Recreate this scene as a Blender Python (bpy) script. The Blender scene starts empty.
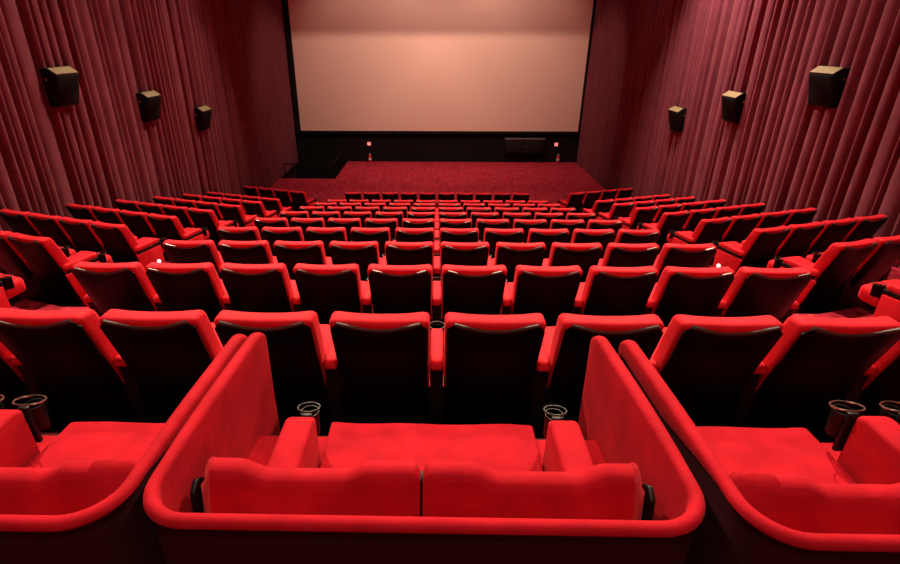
import bpy, bmesh, math, random
from mathutils import Vector, Matrix, noise
C = bpy.context.scene.collection
S = bpy.context.scene
R = math.radians
random.seed(7)

# ------------------------------------------------------------------ camera
cam_d = bpy.data.cameras.new('camera'); cam = bpy.data.objects.new('camera', cam_d); C.objects.link(cam)
cam_d.sensor_width = 36; cam_d.lens = 520 / 900 * 36; cam_d.clip_start = .05; cam_d.clip_end = 100
cam_d.shift_x = 23.5 / 900
cam.location = (0, 0, 1.89)
cam.matrix_world = Matrix.Translation((0, 0, 1.89)) @ Matrix.Rotation(.02, 4, 'Z') @ Matrix.Rotation(R(90 - 25.2), 4, 'X')
S.camera = cam

# ------------------------------------------------------------------ world, light, exposure
w = bpy.data.worlds.new('world'); S.world = w; w.use_nodes = True
w.node_tree.nodes['Background'].inputs[0].default_value = (.02, .008, .008, 1)
w.node_tree.nodes['Background'].inputs[1].default_value = .12
S.view_settings.view_transform = 'Standard'; S.view_settings.look = 'None'
S.view_settings.gamma = 1; S.view_settings.use_curve_mapping = False
S.view_settings.exposure = 0.0
CEIL = 6.0
WARM = (1, .72, .50)
def area(x, y, z, power, size, color=WARM, rx=0, ry=0, spread=180):
    d = bpy.data.lights.new('downlight', 'AREA'); d.shape = 'DISK'; d.size = size; d.energy = power; d.color = color
    d.spread = R(spread)
    o = bpy.data.objects.new('downlight', d); C.objects.link(o); o.location = (x, y, z); o.rotation_euler = (R(rx), R(ry), 0)
    return o
def spot(x, y, z, tx, ty, tz, power, angle, blend=.3, color=WARM, size=.08):
    d = bpy.data.lights.new('spotlight', 'SPOT'); d.energy = power; d.color = color
    d.spot_size = R(angle); d.spot_blend = blend; d.shadow_soft_size = size
    o = bpy.data.objects.new('spotlight', d); C.objects.link(o); o.location = (x, y, z)
    o.rotation_euler = (Vector((tx, ty, tz)) - o.location).to_track_quat('-Z', 'Y').to_euler()
    return o
for yy, pw in ((2.4, 36), (6.3, 235), (11, 230), (15.5, 270)):      # ceiling lamps, tilted back over the rows
    for xx in (-2.5, 2.5):
        area(xx, yy, CEIL - .12, pw, .2, rx=-28, spread=98)
area(0, -.4, CEIL - .12, 70, .3, spread=120)
for xx in (-3.2, -1.1, 1.1, 3.0):                # stage lamps, cut off by the unseen beam added below
    spot(xx + .3, 17.0, CEIL - .1, xx, 22.0, -1.2, 620 if abs(xx) > 2 else 430, 78, .5, (1, .67, .50))
for xx in (-2.5, .5, 3.0):  # fill lights added past the beam to brighten the upper screen
    spot(xx, 20.6, CEIL - .1, xx, 23.3, 1.5, 330, 96, .8, (1, .67, .52))
for xx, yw, pw in ((-1, 6.5, 130), (-1, 10, 230), (-1, 13.5, 170), (1, 12.4, 2600), (1, 8, 300), (1, 16, 90)):      # wall washers
    spot(xx * 4.6, yw, CEIL - .1, xx * 6.2, yw - .5, 2.2, pw, 88, 1, (1, .70, .55))

# ------------------------------------------------------------------ materials
def mat(name, col, rough=.8, sheen=0, spec=.3, metal=0, bump=0, bscale=60, col2=None, nscale=8, sheen_col=None):
    m = bpy.data.materials.new(name); m.use_nodes = True
    nt = m.node_tree; b = nt.nodes['Principled BSDF']
    b.inputs['Base Color'].default_value = (*col, 1); b.inputs['Roughness'].default_value = rough
    b.inputs['Metallic'].default_value = metal; b.inputs['Specular IOR Level'].default_value = spec
    if sheen:
        b.inputs['Sheen Weight'].default_value = sheen; b.inputs['Sheen Roughness'].default_value = .4
        b.inputs['Sheen Tint'].default_value = (*(sheen_col or col), 1)
    tc = nt.nodes.new('ShaderNodeTexCoord')
    if col2:
        n = nt.nodes.new('ShaderNodeTexNoise'); n.inputs['Scale'].default_value = nscale; n.inputs['Detail'].default_value = 5
        nt.links.new(tc.outputs['Object'], n.inputs['Vector'])
        r = nt.nodes.new('ShaderNodeValToRGB'); r.color_ramp.elements[0].position = .35; r.color_ramp.elements[1].position = .65
        r.color_ramp.elements[0].color = (*col, 1); r.color_ramp.elements[1].color = (*col2, 1)
        nt.links.new(n.outputs['Fac'], r.inputs[0]); nt.links.new(r.outputs[0], b.inputs['Base Color'])
    if bump:
        n = nt.nodes.new('ShaderNodeTexNoise'); n.inputs['Scale'].default_value = bscale; n.inputs['Detail'].default_value = 3
        nt.links.new(tc.outputs['Object'], n.inputs['Vector'])
        bp = nt.nodes.new('ShaderNodeBump'); bp.inputs['Strength'].default_value = bump; bp.inputs['Distance'].default_value = .004
        nt.links.new(n.outputs['Fac'], bp.inputs['Height']); nt.links.new(bp.outputs[0], b.inputs['Normal'])
    return m
RED = mat('red_velvet', (.54, .007, .018), .7, .22, .12, bump=.25, bscale=45, col2=(.64, .010, .024), nscale=9, sheen_col=(1, .22, .26))
REDS = mat('red_sofa_velvet', (.34, .0045, .013), .78, .16, .08, bump=.5, bscale=22, col2=(.45, .007, .019), nscale=7, sheen_col=(1, .15, .18))
TRIM = mat('glossy_black_trim', (.03, .026, .022), .38, 0, 1.0)
SHELL = mat('black_plastic', (.001, .001, .001), .3, 0, .12, bump=.2, bscale=300)
FRAME = mat('black_metal', (.003, .003, .003), .5, 0, .3)
MAROON = mat('dark_maroon_fabric', (.035, .006, .009), .9, .1, .1, bump=.3, bscale=120)
RING = mat('wire_metal', (.75, .66, .55), .25, 0, .5, metal=1)
RINGD = mat('dark_wire_metal', (.06, .06, .055), .45, 0, .5, metal=1)
BRASS = mat('brass', (.8, .55, .22), .3, 0, .5, metal=1)
BLACK = mat('black_paint', (.006, .005, .005), .85, 0, .2)
PLASTER = mat('dark_plaster', (.05, .02, .02), .9, 0, .2)
CURT = mat('burgundy_curtain', (.31, .082, .122), .85, .3, .1, bump=.2, bscale=90, col2=(.38, .10, .148), nscale=3, sheen_col=(.7, .25, .25))
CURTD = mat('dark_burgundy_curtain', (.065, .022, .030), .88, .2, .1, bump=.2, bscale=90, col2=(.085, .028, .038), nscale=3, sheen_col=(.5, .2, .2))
SCREEN = mat('screen_white', (.80, .57, .49), .8, 0, .2)
SPK = mat('speaker_black', (.003, .003, .003), .8, 0, .15)
SPKTOP = mat('speaker_grille_lid', (.26, .205, .11), .5, 0, .5)
WHITE = mat('white_plastic', (.8, .8, .8), .4)
EXTR = mat('extinguisher_red', (.7, .02, .02), .3, 0, .5)
def emis(name, col, s):
    m = bpy.data.materials.new(name); m.use_nodes = True; b = m.node_tree.nodes['Principled BSDF']
    b.inputs['Base Color'].default_value = (*col, 1)
    b.inputs['Emission Color'].default_value = (*col, 1); b.inputs['Emission Strength'].default_value = s
    return m
LAMP = emis('aisle_lamp_glass', (.9, .93, 1), 1.2)
SIGN = emis('exit_lamp_glass', (1, .22, .20), 1.2)
def carpet():
    m = bpy.data.materials.new('red_speckled_carpet'); m.use_nodes = True; nt = m.node_tree; b = nt.nodes['Principled BSDF']
    b.inputs['Roughness'].default_value = .95; b.inputs['Specular IOR Level'].default_value = .1
    g = nt.nodes.new('ShaderNodeNewGeometry')
    v = nt.nodes.new('ShaderNodeTexVoronoi'); v.inputs['Scale'].default_value = 9.0
    nt.links.new(g.outputs['Position'], v.inputs['Vector'])
    r = nt.nodes.new('ShaderNodeValToRGB'); e = r.color_ramp.elements
    e[0].position = .10; e[0].color = (.75, .20, .16, 1); e[1].position = .20; e[1].color = (.46, .028, .058, 1)
    nt.links.new(v.outputs['Distance'], r.inputs[0])
    n = nt.nodes.new('ShaderNodeTexNoise'); n.inputs['Scale'].default_value = 9; n.inputs['Detail'].default_value = 6
    nt.links.new(g.outputs['Position'], n.inputs['Vector'])
    r2 = nt.nodes.new('ShaderNodeValToRGB'); r2.color_ramp.elements[0].position = .35; r2.color_ramp.elements[1].position = .7
    r2.color_ramp.elements[0].color = (.55, .5, .5, 1); r2.color_ramp.elements[1].color = (1.25, 1.2, 1.2, 1)
    nt.links.new(n.outputs['Fac'], r2.inputs[0])
    mx = nt.nodes.new('ShaderNodeMix'); mx.data_type = 'RGBA'; mx.blend_type = 'MULTIPLY'; mx.inputs['Factor'].default_value = 1
    nt.links.new(r.outputs[0], mx.inputs['A']); nt.links.new(r2.outputs[0], mx.inputs['B'])
    nt.links.new(mx.outputs['Result'], b.inputs['Base Color'])
    return m
CARPET = carpet()

# ------------------------------------------------------------------ helpers
def obj(name, bm, m, parent=None, smooth=True, kind=None):
    bmesh.ops.recalc_face_normals(bm, faces=bm.faces)
    me = bpy.data.meshes.new(name); bm.to_mesh(me); bm.free()
    if smooth:
        for p in me.polygons: p.use_smooth = True
        try: me.set_sharp_from_angle(angle=R(42))
        except Exception: pass
    me.materials.append(m)
    o = bpy.data.objects.new(name, me); C.objects.link(o)
    if parent: o.parent = parent
    if kind: o['kind'] = kind
    return o
def tag(o, label, cat, group=None):
    o['label'] = label; o['category'] = cat
    if group: o['group'] = group
    return o
def thing(name, label, cat, loc=(0, 0, 0), rz=0, group=None):
    o = bpy.data.objects.new(name, None); C.objects.link(o); o.empty_display_size = .1
    o.location = loc; o.rotation_euler = (0, 0, rz)
    return tag(o, label, cat, group)
def box(bm, x0, x1, y0, y1, z0, z1, bev=0, seg=3, mx=None, cuts=0):
    g = bmesh.ops.create_cube(bm, size=1)
    vs = g['verts']
    for v in vs:
        v.co = Vector((x0 + (v.co.x + .5) * (x1 - x0), y0 + (v.co.y + .5) * (y1 - y0), z0 + (v.co.z + .5) * (z1 - z0)))
    if bev:
        es = list({e for v in vs for e in v.link_edges})
        r = bmesh.ops.bevel(bm, geom=es, offset=bev, segments=seg, profile=.5, affect='EDGES')
        vs = list({v for f in r['faces'] for v in f.verts} | {v for v in vs if v.is_valid})
    if mx:
        for v in vs: v.co = mx @ v.co
    return vs
def prism(bm, pts, axis, a0, a1, bev=0, seg=2):
    """pts: outline in the two other axes; extruded along axis"""
    def P(u, v, a):
        return Vector((a, u, v)) if axis == 'x' else (Vector((u, a, v)) if axis == 'y' else Vector((u, v, a)))
    A = [bm.verts.new(P(u, v, a0)) for u, v in pts]; B = [bm.verts.new(P(u, v, a1)) for u, v in pts]
    fs = [bm.faces.new(A), bm.faces.new(B[::-1])]
    n = len(pts)
    for i in range(n): fs.append(bm.faces.new((A[i], B[i], B[(i + 1) % n], A[(i + 1) % n])))
    bmesh.ops.recalc_face_normals(bm, faces=fs)
    if bev:
        es = list({e for f in fs for e in f.edges})
        bmesh.ops.bevel(bm, geom=es, offset=bev, segments=seg, profile=.5, affect='EDGES')
def tube(bm, pts, r, n=8, closed=False):
    P = [Vector(p) for p in pts]; k = len(P); rings = []
    up = None
    for i in range(k):
        a = P[(i - 1) % k] if closed or i > 0 else P[0]; b = P[(i + 1) % k] if closed or i < k - 1 else P[-1]
        t = (b - a).normalized()
        if up is None:
            up = Vector((0, 0, 1)) if abs(t.z) < .9 else Vector((1, 0, 0))
        s = t.cross(up)
        if s.length < 1e-4: s = t.orthogonal()
        s.normalize(); up = s.cross(t).normalized()
        rings.append([bm.verts.new(P[i] + r * (math.cos(2 * math.pi * j / n) * s + math.sin(2 * math.pi * j / n) * up)) for j in range(n)])
    for i in range(k if closed else k - 1):
        A, B = rings[i], rings[(i + 1) % k]
        for j in range(n): bm.faces.new((A[j], A[(j + 1) % n], B[(j + 1) % n], B[j]))
    if not closed:
        bm.faces.new(rings[0]); bm.faces.new(rings[-1][::-1])
def lathe(bm, prof, n=20, mx=None, cx=0, cy=0):
    rings = []
    for r, z in prof:
        ring = []
        for j in range(n):
            a = 2 * math.pi * j / n; p = Vector((cx + r * math.cos(a), cy + r * math.sin(a), z))
            ring.append(bm.verts.new(mx @ p if mx else p))
        rings.append(ring)
    for A, B in zip(rings, rings[1:]):
        for j in range(n): bm.faces.new((A[j], A[(j + 1) % n], B[(j + 1) % n], B[j]))
    bm.faces.new(rings[0]); bm.faces.new(rings[-1][::-1])
def dup(root, loc, rz, label, group, keep=None):
    r = root.copy(); C.objects.link(r); r.location = loc; r.scale = (1, 1, 1.047); r.rotation_euler = (0, 0, rz); r['label'] = label; r['group'] = group
    for ch in list(root.children):
        if keep and not keep(ch): continue
        c = ch.copy(); C.objects.link(c); c.parent = r
        for g in ch.children:
            d = g.copy(); C.objects.link(d); d.parent = c
    return r
BM = bmesh.new

# ------------------------------------------------------------------ the stepped room
ROW0, STEP, RISE = .959, 1.247, .294
FRONT = -3.15
WX = 6.30
def rowy(n): return ROW0 + STEP * n
SEATY = -.065
def floor_of(n): return FRONT if n >= 11 else (-.278 if n == 1 else -RISE * n)
def riser(n): return rowy(n) - .10
def bend(x): return max(0, abs(x) - 3.80) * .32
def floorz(x, y):
    z = 0
    for n in range(1, 12):
        if y > riser(n) + bend(x): z = floor_of(n)
    return z
SCY = 23.35
PITX, PITY = -4.0, 20.2
bm = BM()
XS = [-WX - .1, -3.8, 3.8, WX + .1]
def quad(*p): bm.faces.new([bm.verts.new(q) for q in p])
for n in range(0, 12):
    z = floor_of(n)
    for x0, x1 in zip(XS, XS[1:]):
        ya0 = -1.6 if n == 0 else riser(n) + bend(x0); ya1 = -1.6 if n == 0 else riser(n) + bend(x1)
        if n < 11:
            yb0 = riser(n + 1) + bend(x0); yb1 = riser(n + 1) + bend(x1)
        else: yb0 = yb1 = PITY
        quad((x0, ya0, z), (x1, ya1, z), (x1, yb1, z), (x0, yb0, z))
        if n < 11:
            z2 = floor_of(n + 1)
            quad((x0, yb0, z), (x1, yb1, z), (x1, yb1, z2), (x0, yb0, z2))
quad((PITX, PITY, FRONT), (WX + .1, PITY, FRONT), (WX + .1, SCY, FRONT), (PITX, SCY, FRONT))
obj('floor', bm, CARPET, smooth=False, kind='structure')
# aisle half steps
k = 0
for sx in (-1, 1):
    bm = BM()
    for n in range(1, 12):
        z = floor_of(n); h = (floor_of(n - 1) - z) / 2
        x0, x1 = sorted((sx * 2.80, sx * 3.72))
        box(bm, x0, x1, riser(n) - .01, riser(n) + .30, z + .001, z + h, .012, 2)
    k += 1
    obj('trim_%d' % k, bm, CARPET, smooth=False, kind='structure')
# exit pit in front of the screen, at the left
bm = BM()
quad((-WX - .1, PITY, FRONT), (PITX, PITY, FRONT), (PITX, PITY, -4.6), (-WX - .1, PITY, -4.6))
quad((PITX, PITY, FRONT), (PITX, SCY, FRONT), (PITX, SCY, -4.6), (PITX, PITY, -4.6))
quad((-WX - .1, PITY, -4.6), (PITX, PITY, -4.6), (PITX, SCY, -4.6), (-WX - .1, SCY, -4.6))
obj('wall_pit', bm, BLACK, smooth=False, kind='structure')
def wallbox(name, m, *a):
    b = BM(); box(b, *a); return obj(name, b, m, smooth=False, kind='structure')
wallbox('wall_left', PLASTER, -WX - .25, -WX - .1, -1.7, SCY + .15, -4.7, CEIL)
wallbox('wall_right', PLASTER, WX + .1, WX + .25, -1.7, SCY + .15, -4.7, CEIL)
wallbox('wall_back', PLASTER, -WX - .1, WX + .1, -1.75, -1.6, -.1, CEIL)
wallbox('wall_screen', BLACK, -WX - .1, WX + .1, SCY, SCY + .15, -4.7, CEIL)
wallbox('trim_3', BLACK, -WX - .1, WX + .1, 18.9, 19.15, 4.70, CEIL)  # unseen beam, added to cast the shadow edge across the screen
wallbox('ceiling', PLASTER, -WX - .25, WX + .25, -1.75, SCY + .15, CEIL, CEIL + .1)

# ------------------------------------------------------------------ screen
t = thing('cinema_screen', 'large blank pinkish cinema screen on the front wall above the carpeted stage', 'screen', (.09, SCY - .14, -1.79))
bm = BM(); box(bm, -6.05, 5.98, -.01, .01, 0, 5.6); obj('screen_surface', bm, SCREEN, t, smooth=False)
bm = BM()
box(bm, -6.13, 6.13, -.04, .06, -.12, -.0, .01, 1)
box(bm, -6.25, -6.03, -.04, .06, -.12, 5.6, .01, 1); box(bm, 5.98, 6.20, -.04, .06, -.12, 5.6, .01, 1)
obj('black_frame', bm, BLACK, t, smooth=False)

# ------------------------------------------------------------------ curtains
def curtain(side, y0, y1, name, label, m, smin, smax, seed, xoff=0, bound=(.09, .21)):
    rnd = random.Random(seed)
    folds = []; y = y0
    while y < y1:
        wd = rnd.uniform(smin, smax)
        if rnd.random() < .35: wd *= .5
        folds.append((y, wd, rnd.uniform(*bound), rnd.random()))
        y += wd
    cols = []
    for (a, wd, am, q) in folds:
        n = 9
        for i in range(n):
            u = i / n
            if a + u * wd > y1: break
            cols.append((a + u * wd, u, am, q))
    zs = [CEIL - .02 - i * .55 for i in range(30)]
    bm = BM(); grid = []
    for (yy, u, am, q) in cols:
        zb = floorz(side * 6.2, yy) + .015
        colv = []
        N = 16
        for j in range(N + 1):
            zt = CEIL - .02; z = zt + (zb - zt) * j / N
            f = j / N
            sh = abs(math.sin(math.pi * u ** .8)) ** .42
            a2 = am * (1 + .5 * f * (q - .3))
            wob = .02 * math.sin(2.1 * yy + 3 * f + seed)
            d = (sh - .5) * a2 + wob * .6
            dy = .05 * (q - .5) * math.sin(f * 4 + q * 9) * math.sin(math.pi * u) + .03 * (q - .5) * f
            colv.append(bm.verts.new((side * (6.16 + xoff - d), yy + dy, z)))
        grid.append(colv)
    for A, B in zip(grid, grid[1:]):
        for j in range(16): bm.faces.new((A[j], A[j + 1], B[j + 1], B[j]))
    r = bmesh.ops.solidify(bm, geom=bm.faces[:], thickness=.004)
    o = obj(name, bm, m)
    for p in o.data.polygons: p.use_smooth = True
    return tag(o, label, 'curtain', 'wall curtains')
curtain(-1, -1.5, 17.0, 'pleated_curtain', 'burgundy pleated curtain along the left wall, behind the wall speakers', CURT, .16, .42, 3)
curtain(-1, 17.03, 23.1, 'pleated_curtain', 'darker burgundy curtain on the left wall beside the screen', CURT, .30, .6, 5, .02, (.02, .05))
curtain(1, -1.5, 18.5, 'pleated_curtain', 'burgundy pleated curtain along the right wall, behind the wall speakers', CURT, .14, .38, 11)
curtain(1, 18.53, 23.1, 'pleated_curtain', 'darker burgundy curtain on the right wall beside the screen', CURT, .25, .5, 13, .02, (.03, .07))

# ------------------------------------------------------------------ wall speakers
def make_speaker(side, label, loc):
    # local x: away from the wall towards the room (side -1 = left wall)
    t = thing('wall_speaker', label, 'speaker', loc, 0, 'wall speakers')
    s = 1 if side < 0 else -1
    W = .31
    pts = [(0, .0), (.13, -.02), (.27, .50), (.26, .53), (.13, .62), (0, .62)]
    bm = BM(); prism(bm, [(s * a, b) for a, b in pts], 'y', -W, W, .012, 2); obj('cabinet', bm, SPK, t)
    bm = BM(); prism(bm, [(s * .275, .530), (s * .135, .629), (s * .125, .622), (s * .265, .520)], 'y', -W + .01, W - .01, .003, 1)
    obj('angled_lid', bm, SPKTOP, t)
    bm = BM(); prism(bm, [(s * .158, .04), (s * .279, .485), (s * .260, .485), (s * .135, .04)], 'y', -W + .03, W - .03, .003, 1)
    obj('grille', bm, SPK, t)
    bm = BM(); box(bm, *sorted((-s * .20, s * .02)), -.05, .05, .36, .46, .01, 2); box(bm, *sorted((-s * .22, -s * .18)), -.1, .1, .28, .52, .01, 2)
    obj('wall_bracket', bm, FRAME, t)
    t.scale = (.9, .9, .9)
    bm = BM(); lathe(bm, [(.02, 0), (.02, .01), (.012, .014)], 12, Matrix.Translation((s * .07, -W - .0, .44)) @ Matrix.Rotation(R(90), 4, 'X'))
    obj('side_bolt', bm, BRASS, t)
    return t
SPY = [8.85, 11.38, 13.85]; SPZ = [.90, .31, -.27]
wd3 = ['nearest the camera', 'middle of the three', 'nearest the screen']
for i in range(3):
    make_speaker(-1, 'black speaker on the left wall curtain, ' + wd3[i], (-6.12, SPY[i] - .08, SPZ[i]))
    make_speaker(1, 'black speaker on the right wall curtain, ' + wd3[i], (6.14, SPY[i] - .12, SPZ[i] + .02))

# ------------------------------------------------------------------ things under the screen
for X, X2, nm in ((-3.0, -2.97, 'left'), (5.22, 5.33, 'right')):
    t = thing('exit_lamp', 'small pink lit lamp on the black wall below the screen, %s side' % nm, 'lamp', (X, SCY - .005, -2.36), 0, 'lamps below the screen')
    bm = BM(); box(bm, -.09, .09, -.05, 0, -.09, .09, .012, 2); obj('housing', bm, FRAME, t)
    bm = BM(); box(bm, -.07, .07, -.062, -.048, -.07, .07, .006, 2); obj('lit_panel', bm, SIGN, t)
    t = thing('fire_extinguisher', 'red fire extinguisher standing on the carpet below the screen, %s side' % nm, 'fire extinguisher', (X2, SCY - .2, FRONT), 0, 'fire extinguishers'); t.scale = (.8, .8, .8)
    bm = BM(); lathe(bm, [(.07, .0), (.085, .02), (.085, .33), (.06, .40), (.03, .43)], 16); obj('cylinder_body', bm, EXTR, t)
    bm = BM(); lathe(bm, [(.03, .43), (.03, .47), (.02, .48)], 12); box(bm, -.015, .015, -.11, .02, .47, .49, .004, 1); box(bm, -.012, .012, -.10, .02, .50, .515, .004, 1)
    obj('valve_handle', bm, WHITE, t)
    bm = BM(); tube(bm, [(.02, -.02, .46), (.09, -.04, .45), (.12, -.05, .36), (.11, -.05, .2), (.105, -.04, .12)], .01); obj('hose', bm, FRAME, t)
    bm = BM(); lathe(bm, [(.0862, .15), (.0866, .152), (.0866, .26), (.0862, .262)], 16); obj('paper_label', bm, WHITE, t)
t = thing('wall_cabinet', 'low black two-door cabinet on the wall under the screen, towards the right', 'cabinet', (3.82, SCY - .003, -2.72))
bm = BM(); box(bm, -.85, .85, -.22, 0, 0, .60, .01, 2); obj('cabinet_body', bm, BLACK, t)
GREY = mat('grey_trim', (.10, .10, .10), .35, 0, .5)
for s in (-1, 1):
    bm = BM(); box(bm, *sorted((s * .01, s * .83)), -.24, -.22, .02, .58, .006, 2); d = obj('cabinet_door', bm, mat('door_black', (.005, .005, .005), .6), t)
    bm = BM(); box(bm, *sorted((s * .06, s * .075)), -.262, -.24, .22, .36, .004, 1); obj('handle', bm, GREY, d)
bm = BM(); box(bm, -.87, .87, -.26, 0, .60, .635, .006, 2); obj('top_panel', bm, mat('steel_top', (.35, .33, .32), .35, 0, .5, metal=.6), t)
t = thing('handrail', 'dark metal handrail around the black stair pit left of the stage', 'handrail', (0, 0, FRONT))
bm = BM(); tube(bm, [(-6.0, PITY + .1, .0), (-6.0, PITY + .1, .55)], .018); obj('post', bm, FRAME, t)
bm = BM(); tube(bm, [(PITX - .1, PITY + .1, -.02), (PITX - .1, PITY + .1, .55)], .018); obj('post', bm, FRAME, t)
bm = BM(); tube(bm, [(-6.0, PITY + .1, .55), (PITX - .1, PITY + .1, .55), (PITX - .1, SCY - .1, .55)], .02); obj('top_rail', bm, FRAME, t)

# ------------------------------------------------------------------ row seats
LEAN = .23 / .60
def recline(v, zb=.42):       # shear backrest: top at y=0
    v.co.y += (.935 - v.co.z) * LEAN
def cushion_back():
    bm = BM()
    box(bm, -.235, .235, .0, .115, .38, .935, .035, 4)
    bmesh.ops.subdivide_edges(bm, edges=[e for e in bm.edges if e.calc_length() > .2], cuts=5, use_grid_fill=True)
    for v in bm.verts:
        u = v.co.x / .235; h = (v.co.z - .38) / .555
        if v.co.z > .86: v.co.z += .010 * (u * u) - .006
        if v.co.y > .06: v.co.y += .02 * (abs(u) ** 3) * h + .015 * math.sin(math.pi * min(1, max(0, h)))
        v.co.x *= 1 - .05 * (1 - h) ** 2
        recline(v)
    return bm
LIP = []
def shell_back():
    bm = BM(); nx, nz = 14, 12; W = .226
    F = []; B = []
    for i in range(nx + 1):
        u = -1 + 2 * i / nx
        top = .930 - .050 * (max(0, math.cos(u * math.pi * .5)) ** 1.2) if abs(u) < .88 else .922 - 1.2 * (abs(u) - .88) ** 1.7
        fc = []; bc = []
        for j in range(nz + 1):
            z = .30 + (top - .30) * j / nz
            bulge = .032 * (1 - abs(u) ** 5) * (1 - (j / nz) ** 9)
            y = -.006 - bulge
            x = u * W * (1 - .06 * (1 - j / nz) ** 2)
            p = bm.verts.new((x, y, z)); q = bm.verts.new((x, .006, z))
            p.co.y += (.935 - z) * LEAN; q.co.y += (.935 - z) * LEAN
            fc.append(p); bc.append(q)
        F.append(fc); B.append(bc)
    for G, s in ((F, 1), (B, -1)):
        for i in range(nx):
            for j in range(nz):
                f = (G[i][j], G[i + 1][j], G[i + 1][j + 1], G[i][j + 1]); bm.faces.new(f if s > 0 else f[::-1])
    pts = [(B[i][nz].co + F[i][nz].co) / 2 + Vector((0, 0, .001)) for i in range(nx + 1)]
    b2 = bmesh.new(); tube(b2, pts[1:-1], .0095, 8); LIP.append(b2)
    for i in range(nx):
        bm.faces.new((F[i][0], B[i][0], B[i + 1][0], F[i + 1][0])); bm.faces.new((F[i][nz], F[i + 1][nz], B[i + 1][nz], B[i][nz]))
    for j in range(nz):
        bm.faces.new((F[0][j], F[0][j + 1], B[0][j + 1], B[0][j])); bm.faces.new((F[nx][j], B[nx][j], B[nx][j + 1], F[nx][j + 1]))
    return bm
def seat_cushion():
    bm = BM(); box(bm, -.23, .23, .22, .73, .36, .49, .04, 4)
    bmesh.ops.subdivide_edges(bm, edges=[e for e in bm.edges if e.calc_length() > .2], cuts=4, use_grid_fill=True)
    for v in bm.verts:
        f = (v.co.y - .22) / .51
        v.co.z += .04 * f
        if v.co.z > .45: v.co.z += .012 * (1 - (v.co.x / .23) ** 2)
    return bm
def armrest_bm(x):
    bm = BM()
    prism(bm, [(.125, .60), (.15, .640), (.47, .645), (.50, .625), (.49, .592), (.15, .585)], 'x', x - .033, x + .033, .014, 3)
    prism(bm, [(.21, .555), (.485, .555), (.485, .38), (.44, .34), (.30, .34)], 'x', x - .027, x + .027, .01, 2)
    return bm
def holder_bm(x):
    bm = BM()
    box(bm, x - .028, x + .028, .497, .535, .50, .60, .008, 2)
    lathe(bm, [(.030, .50), (.036, .505), (.040, .595), (.037, .595), (.033, .51)], 16, cx=x, cy=.565)
    return bm
def ring_bm(x, r=.046, cy=.570, z=.607, t=.0045):
    bm = BM(); tube(bm, [(x + r * math.cos(a * math.pi / 10), cy + r * math.sin(a * math.pi / 10), z) for a in range(20)], t, 6, True); return bm
def leg_bm(x):
    bm = BM()
    prism(bm, [(.17, .02), (.45, .02), (.42, .34), (.24, .38), (.205, .56), (.172, .56)], 'x', x - .0342, x + .0342, .003, 1)
    box(bm, x - .033, x + .033, .12, .54, .0, .022, .006, 1)
    return bm
def side_set(root, x):
    a = obj('armrest', armrest_bm(x), RED, root)
    bm = BM(); prism(bm, [(.16, .560), (.16, .588), (.51, .594), (.51, .560)], 'x', x - .032, x + .032, .004, 1)
    obj('rail', bm, FRAME, root)
    h = obj('cup_holder', holder_bm(x), SHELL, root); obj('rim_ring', ring_bm(x), RINGD, h)
    obj('leg', leg_bm(x), FRAME, root)
PX = .27
seat0 = thing('cinema_chair', '', 'chair')
obj('backrest', cushion_back(), RED, seat0)
sh0 = obj('back_shell', shell_back(), SHELL, seat0)
obj('edge_trim', LIP[0], TRIM, sh0)
obj('seat', seat_cushion(), RED, seat0)
bm = BM(); box(bm, -.215, .215, .24, .68, .325, .372, .015, 2); obj('seat_pan', bm, SHELL, seat0)
bm = BM(); box(bm, -.2355, .2355, .185, .225, .03, .44, .004, 1); obj('lower_back_panel', bm, SHELL, seat0)
side_set(seat0, PX)
seatL = thing('cinema_chair', '', 'chair')     # with both armrests: seats at a row's left end
for ch in list(seat0.children):
    c = ch.copy(); C.objects.link(c); c.parent = seatL
    for g in ch.children: d = g.copy(); C.objects.link(d); d.parent = c
side_set(seatL, -PX)
def lamp_on(root, x):
    s = 1 if x > 0 else -1
    bm = BM(); lathe(bm, [(.028, 0), (.028, .012), (.018, .02)], 14, Matrix.Translation((x + s * .033, .40, .36)) @ Matrix.Rotation(R(90 * s), 4, 'Y'))
    obj('aisle_lamp', bm, LAMP, root)
ORD = ['', 'first', 'second', 'third', 'fourth', 'fifth', 'sixth', 'seventh', 'eighth', 'ninth']
def rowname(n): return ORD[n] + ' row beyond the loveseats' if n < 10 else 'front row nearest the screen'
rows = list(range(1, 10)) + [11]
XOFF = .008
for n in rows:
    for i in range(10):
        side = 'left' if i < 5 else 'right'; k = 5 - i if i < 5 else i - 4
        lab = 'red chair, %s %s of the centre line, %s' % (ORD[k], side, rowname(n))
        x = XOFF + (i - 4.5) * (.540 if n > 1 else .546)
        dy = -.055 if n == 1 else 0
        src = seatL if i == 0 else seat0
        r = dup(src, (x, rowy(n) + SEATY + dy, floor_of(n)), 0, lab, 'red chairs in the centre block')
        if n == 1: r.scale = (1.01, 1, 1.047)
WA = R(17.5)
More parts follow.
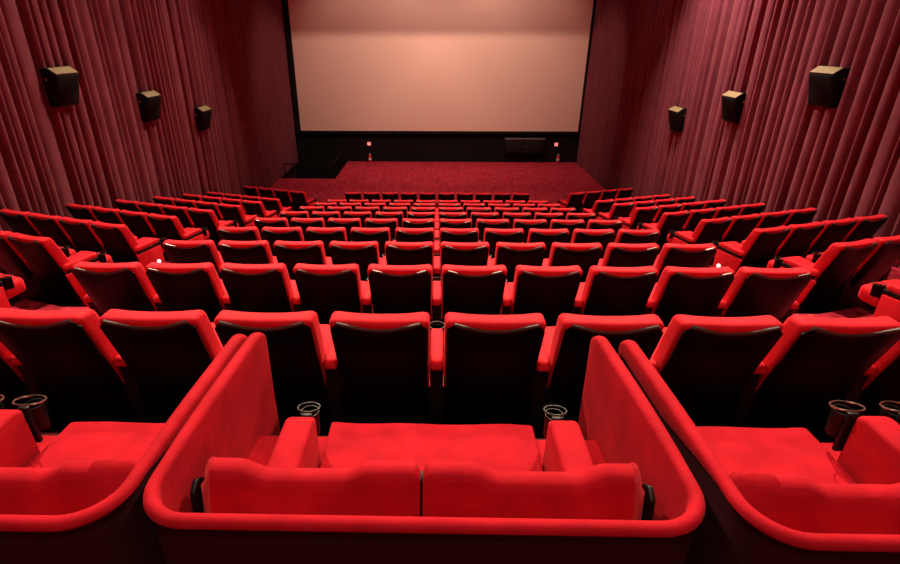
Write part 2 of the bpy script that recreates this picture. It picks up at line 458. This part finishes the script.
for sd, nm in ((-1, 'left'), (1, 'right')):
    for n in list(range(2, 10)) + [11]:
        cnt = 1 if n == 2 else (2 if n == 3 else 4)
        for k in range(cnt):
            lab = 'red angled chair, %s from the aisle, %s block, %s' % (ORD[k + 1], nm, ('level with %s centre row' % ORD[n]) if n < 10 else 'front row nearest the screen')
            cx = sd * (3.84 + .265 * math.cos(WA) + k * .514)
            cy = rowy(n) + SEATY + .03 + (.265 + .539 * k) * math.sin(WA)
            left_end = (sd < 0 and k == cnt - 1) or (sd > 0 and k == 0)
            r = dup(seatL if left_end else seat0, (cx, cy, floor_of(n)), sd * WA, lab, 'red chairs in the %s side block' % nm)
            if k == 0:
                ex = -sd * (PX + .028)
                bm = BM(); prism(bm, [(.10, .55), (.50, .55), (.50, .20), (.42, .12), (.22, .12)], 'x', ex - .012, ex + .012, .008, 2)
                obj('end_panel', bm, RED, r)
                if n < 10: lamp_on(r, -sd * (PX + .008))
for r0 in (seat0, seatL):
    for ch in list(r0.children):
        for g in list(ch.children): bpy.data.objects.remove(g)
        bpy.data.objects.remove(ch)
    bpy.data.objects.remove(r0)

# ------------------------------------------------------------------ loveseats
def upath(xl, xr, yb, yf, r, n=8):
    pts = [(xl, yf)]
    m = 16
    for i in range(1, m): pts.append((xl, yf + (yb + r - yf) * (1 - (1 - i / m) ** 1.0)))
    for i in range(n + 1):
        a = math.pi + i * math.pi / 2 / n; pts.append((xl + r + r * math.cos(a), yb + r + r * math.sin(a)))
    for i in range(1, 14): pts.append((xl + r + (xr - xl - 2 * r) * i / 14, yb))
    for i in range(n + 1):
        a = 1.5 * math.pi + i * math.pi / 2 / n; pts.append((xr - r + r * math.cos(a), yb + r + r * math.sin(a)))
    for i in range(1, m): pts.append((xr, yb + r + (yf - yb - r) * i / m))
    pts.append((xr, yf))
    # extra points close to the tips for rounding
    e = [.004, .012, .024, .040, .06, .085]
    pts = [(xl, yf)] + [(xl, yf - d) for d in e] + [p for p in pts if p[1] < yf - .10] + [(xr, yf - d) for d in e[::-1]] + [(xr, yf)]
    return pts
def sweep(bm, pts, section, yf, lean):
    """section(tipdist) -> list of (o, z), o>0 outward"""
    mid = (pts[0][0] + pts[-1][0]) / 2
    P = [Vector((a + (lean[1] if a > mid else lean[0]) * .035 * max(0, (b - .25) / .7) ** 1.3, b, 0)) for a, b in pts]; rings = []
    for i, p in enumerate(P):
        t = ((P[i + 1] if i < len(P) - 1 else P[i]) - (P[i - 1] if i else P[i])).normalized()
        nrm = Vector((t.y, -t.x, 0))
        nrm = Vector((-abs(nrm.x) if p.x < P[len(P) // 2].x else abs(nrm.x), -abs(nrm.y), 0)) if True else nrm
        rings.append([bm.verts.new((p.x + nrm.x * o, p.y + nrm.y * o, z)) for o, z in section(yf - p.y)])
    n = len(rings[0])
    for A, B in zip(rings, rings[1:]):
        for j in range(n): bm.faces.new((A[j], A[(j + 1) % n], B[(j + 1) % n], B[j]))
    bm.faces.new(rings[0]); bm.faces.new(rings[-1][::-1])
TOPZ = .775
def make_sofa(label, X0, X1, yoff, mids, cush, arms, seatx, lean=(1, -1), rc=.13, rz=0, ay=0, az=.012, sy=0):
    """X0,X1 outer faces in the room; cush = list of (x0,x1); arms = list of (x0,x1,ringdx)"""
    cx = (X0 + X1) / 2
    t = thing('loveseat', label, 'sofa', (cx, .97 + yoff, 0), rz, 'loveseats in the back row')
    yb, yf = -.023, .955
    xl, xr = X0 - cx + .022, X1 - cx - .022
    path = upath(xl, xr, yb, yf, rc)
    def tipf(d, r=.085):
        if d >= r: return 0
        return r - math.sqrt(max(0, r * r - (r - d) ** 2))
    def lining(d):
        k = min(1, .35 + .65 * math.sqrt(max(0, min(1, d / .03))))
        zt = TOPZ - tipf(d); s = []
        ex = .05 * max(0, min(1, (.80 - d) / .35))
        w = .020 * k * (1 + 5 * ex)
        s.append((-w * .8, .12)); s.append((-w * .8, .5)); 
        for i in range(9):
            a = math.pi - i * math.pi / 8
            s.append((.004 + w * math.cos(a) * 1.05, zt - .022 + .022 * math.sin(a)))
        s.append((w * 1.15, zt - .024 - ex)); s.append((w * .95, zt - .032 - ex)); s.append((w * .5, zt - .035 - ex)); s.append((0, zt - .035 - ex)); s.append((0, .12))
        return s
    def shell(d):
        zt = TOPZ - tipf(d) - .033 - .05 * max(0, min(1, (.80 - d) / .35))
        k = min(1, .5 + .5 * math.sqrt(max(0, min(1, d / .03))))
        return [(.003, .03), (.003, zt), (.014 * k, zt), (.013 * k, .4), (.012, .03)]
    bm = BM(); sweep(bm, path, lining, yf, lean); obj('upholstered_rim', bm, REDS, t)
    bm = BM(); sweep(bm, path, shell, yf - .004, lean); sh = obj('outer_shell', bm, MAROON, t); sh['label'] = 'dark maroon outer shell'
    bm = BM(); box(bm, xl + .05, xr - .05, yb + .06, yf - .14, 0, .30, .01, 2); obj('plinth', bm, BLACK, t)
    # seat cushions
    for (a, b) in seatx:
        bm = BM(); box(bm, a - cx, b - cx, .24, .765 + sy, .28, .410, .018, 4)
        bmesh.ops.subdivide_edges(bm, edges=[e for e in bm.edges if e.calc_length() > .3], cuts=8, use_grid_fill=True)
        for v in bm.verts:
            if v.co.z > .40:
                v.co.z += .010 * noise.noise(Vector((v.co.x * 5 + cx, v.co.y * 6, 1))) + .01
        obj('seat', bm, REDS, t)
    bm = BM(); box(bm, xl + .022, xr - .022, .20, .735 + sy, .20, .365, .01, 2); obj('seat_base', bm, REDS, t)
    # back cushions with raised ends
    for (a, b) in cush:
        a -= cx; b -= cx; W = b - a
        outer_l = a < -.2 and (a - xl) < .12; outer_r = (xr - b) < .12
        bm = BM(); nx, nz = 50, 10; G = []
        def top(u):
            d = min(u, 1 - u)
            s = min(1, max(0, (d - .20) / .14)); s = s * s * (3 - 2 * s)
            z = .764 - .036 * s
            z -= 1.25 * max(0, .10 - (u if outer_l else 1 - u if outer_r else 1)) * W
            e = min(1, d / .035); return z - .02 * (1 - math.sqrt(max(0, 1 - (1 - e) ** 2)))
        def yrear(u):
            y = .135
            if outer_l and u < .10: y += 1.4 * (.10 - u) * W
            if outer_r and u > .90: y += 1.4 * (u - .90) * W
            return y
        F = []; Bk = []
        T = .075
        for i in range(nx + 1):
            u = i / nx; x = a + u * W; zt = top(u); y0 = yrear(u)
            col = []
            e = min(1, min(u, 1 - u) / .03); tk = T * (.75 + .25 * math.sqrt(max(0, 1 - (1 - e) ** 2)))
            # section loop from bottom rear over top to bottom front
            sec = [(y0 - .055, .34), (y0 - .052, .50), (y0 - .030, .64), (y0, zt - .035)]
            r = .03
            for q in range(1, 7):
                an = math.pi - q * math.pi / 6
                sec.append((y0 + tk / 2 + tk / 2 * math.cos(an), zt - r + r * math.sin(an)))
            sec += [(y0 + tk + .05, .62), (y0 + tk + .10, .48), (y0 + tk + .12, .36)]
            G.append([bm.verts.new((x, yy, zz)) for yy, zz in sec])
        n = len(G[0])
        for A, B in zip(G, G[1:]):
            for j in range(n): bm.faces.new((A[j], A[(j + 1) % n], B[(j + 1) % n], B[j]))
        bm.faces.new(G[0]); bm.faces.new(G[-1][::-1])
        obj('back_cushion', bm, REDS, t)
        if outer_l or outer_r:
            e = a - .012 if outer_l else b + .012
            bm = BM(); prism(bm, [(.14, .39), (.22, .39), (.235, .64), (.20, .665), (.165, .64)], 'x', e - .009, e + .009, .004, 2)
            obj('side_gap_shade', bm, FRAME, t)  # black strip standing in for the shade between cushion and wing
    g = (cush[0][1] + cush[1][0]) / 2 - cx
    bm = BM(); prism(bm, [(.092, .40), (.20, .40), (.20, .715), (.142, .725), (.118, .66)], 'x', g - .0035, g + .0035, 0)
    obj('centre_gap_shade', bm, FRAME, t)  # thin black strip added to darken the gap between the two cushions, as shade
    for (a, b, rx) in arms:
        a -= cx; b -= cx; m = (a + b) / 2
        bm = BM(); prism(bm, [(.20, .30), (.20, .60), (.24, .605 + az), (.54 + ay, .605 + az), (.575 + ay, .59 + az), (.585 + ay, .30)], 'x', a, b, .018, 3)
        obj('armrest', bm, REDS, t)
        bm = BM(); hx = m + rx
        box(bm, hx - .02, hx + .02, .582 + ay, .60 + ay, .44, .585 + az, .004, 2)
        lathe(bm, [(.028, .45 + az), (.031, .455 + az), (.036, .565 + az), (.033, .565 + az), (.030, .49 + az)], 18, cx=hx, cy=.634 + ay)
        h = obj('cup_holder', bm, FRAME, t); rr = (.058, .040) if abs(cx) > .5 else (.042, .038)
        bm = BM(); tube(bm, [(hx + rr[0] * math.cos(q * math.pi / 12), .628 + ay + rr[1] * math.sin(q * math.pi / 12), .588 + az - .008 * math.sin(q * math.pi / 12)) for q in range(24)], .0035, 6, True)
        obj('wire_ring', bm, RING if abs(cx) > .5 else RINGD, h)
    return t
make_sofa('red velvet loveseat in the middle of the back row, two curved back cushions', -.803, .735, 0, 0,
          [(-.720, -.041), (-.033, .640)], [(-.555, -.445, .015), (.420, .530, -.015)], [(-.44, .415)])
make_sofa('red velvet loveseat cut off by the left edge of the photo', -2.40, -.832, -.015, 0,
          [(-2.28, -1.60), (-1.594, -.935)], [(-1.67, -1.56, .04), (-1.84, -1.73, .04)], [(-1.55, -.90), (-2.34, -1.85)], (1, .85), ay=.02, az=.025)
make_sofa('red velvet loveseat cut off by the right edge of the photo', .80, 2.40, -.03, 0,
          [(.905, 1.54), (1.546, 2.29)], [(1.56, 1.67, -.05), (1.73, 1.84, -.03)], [(.87, 1.55), (1.85, 2.33)], (-.7, -1), ay=.05, az=.035, sy=.035)
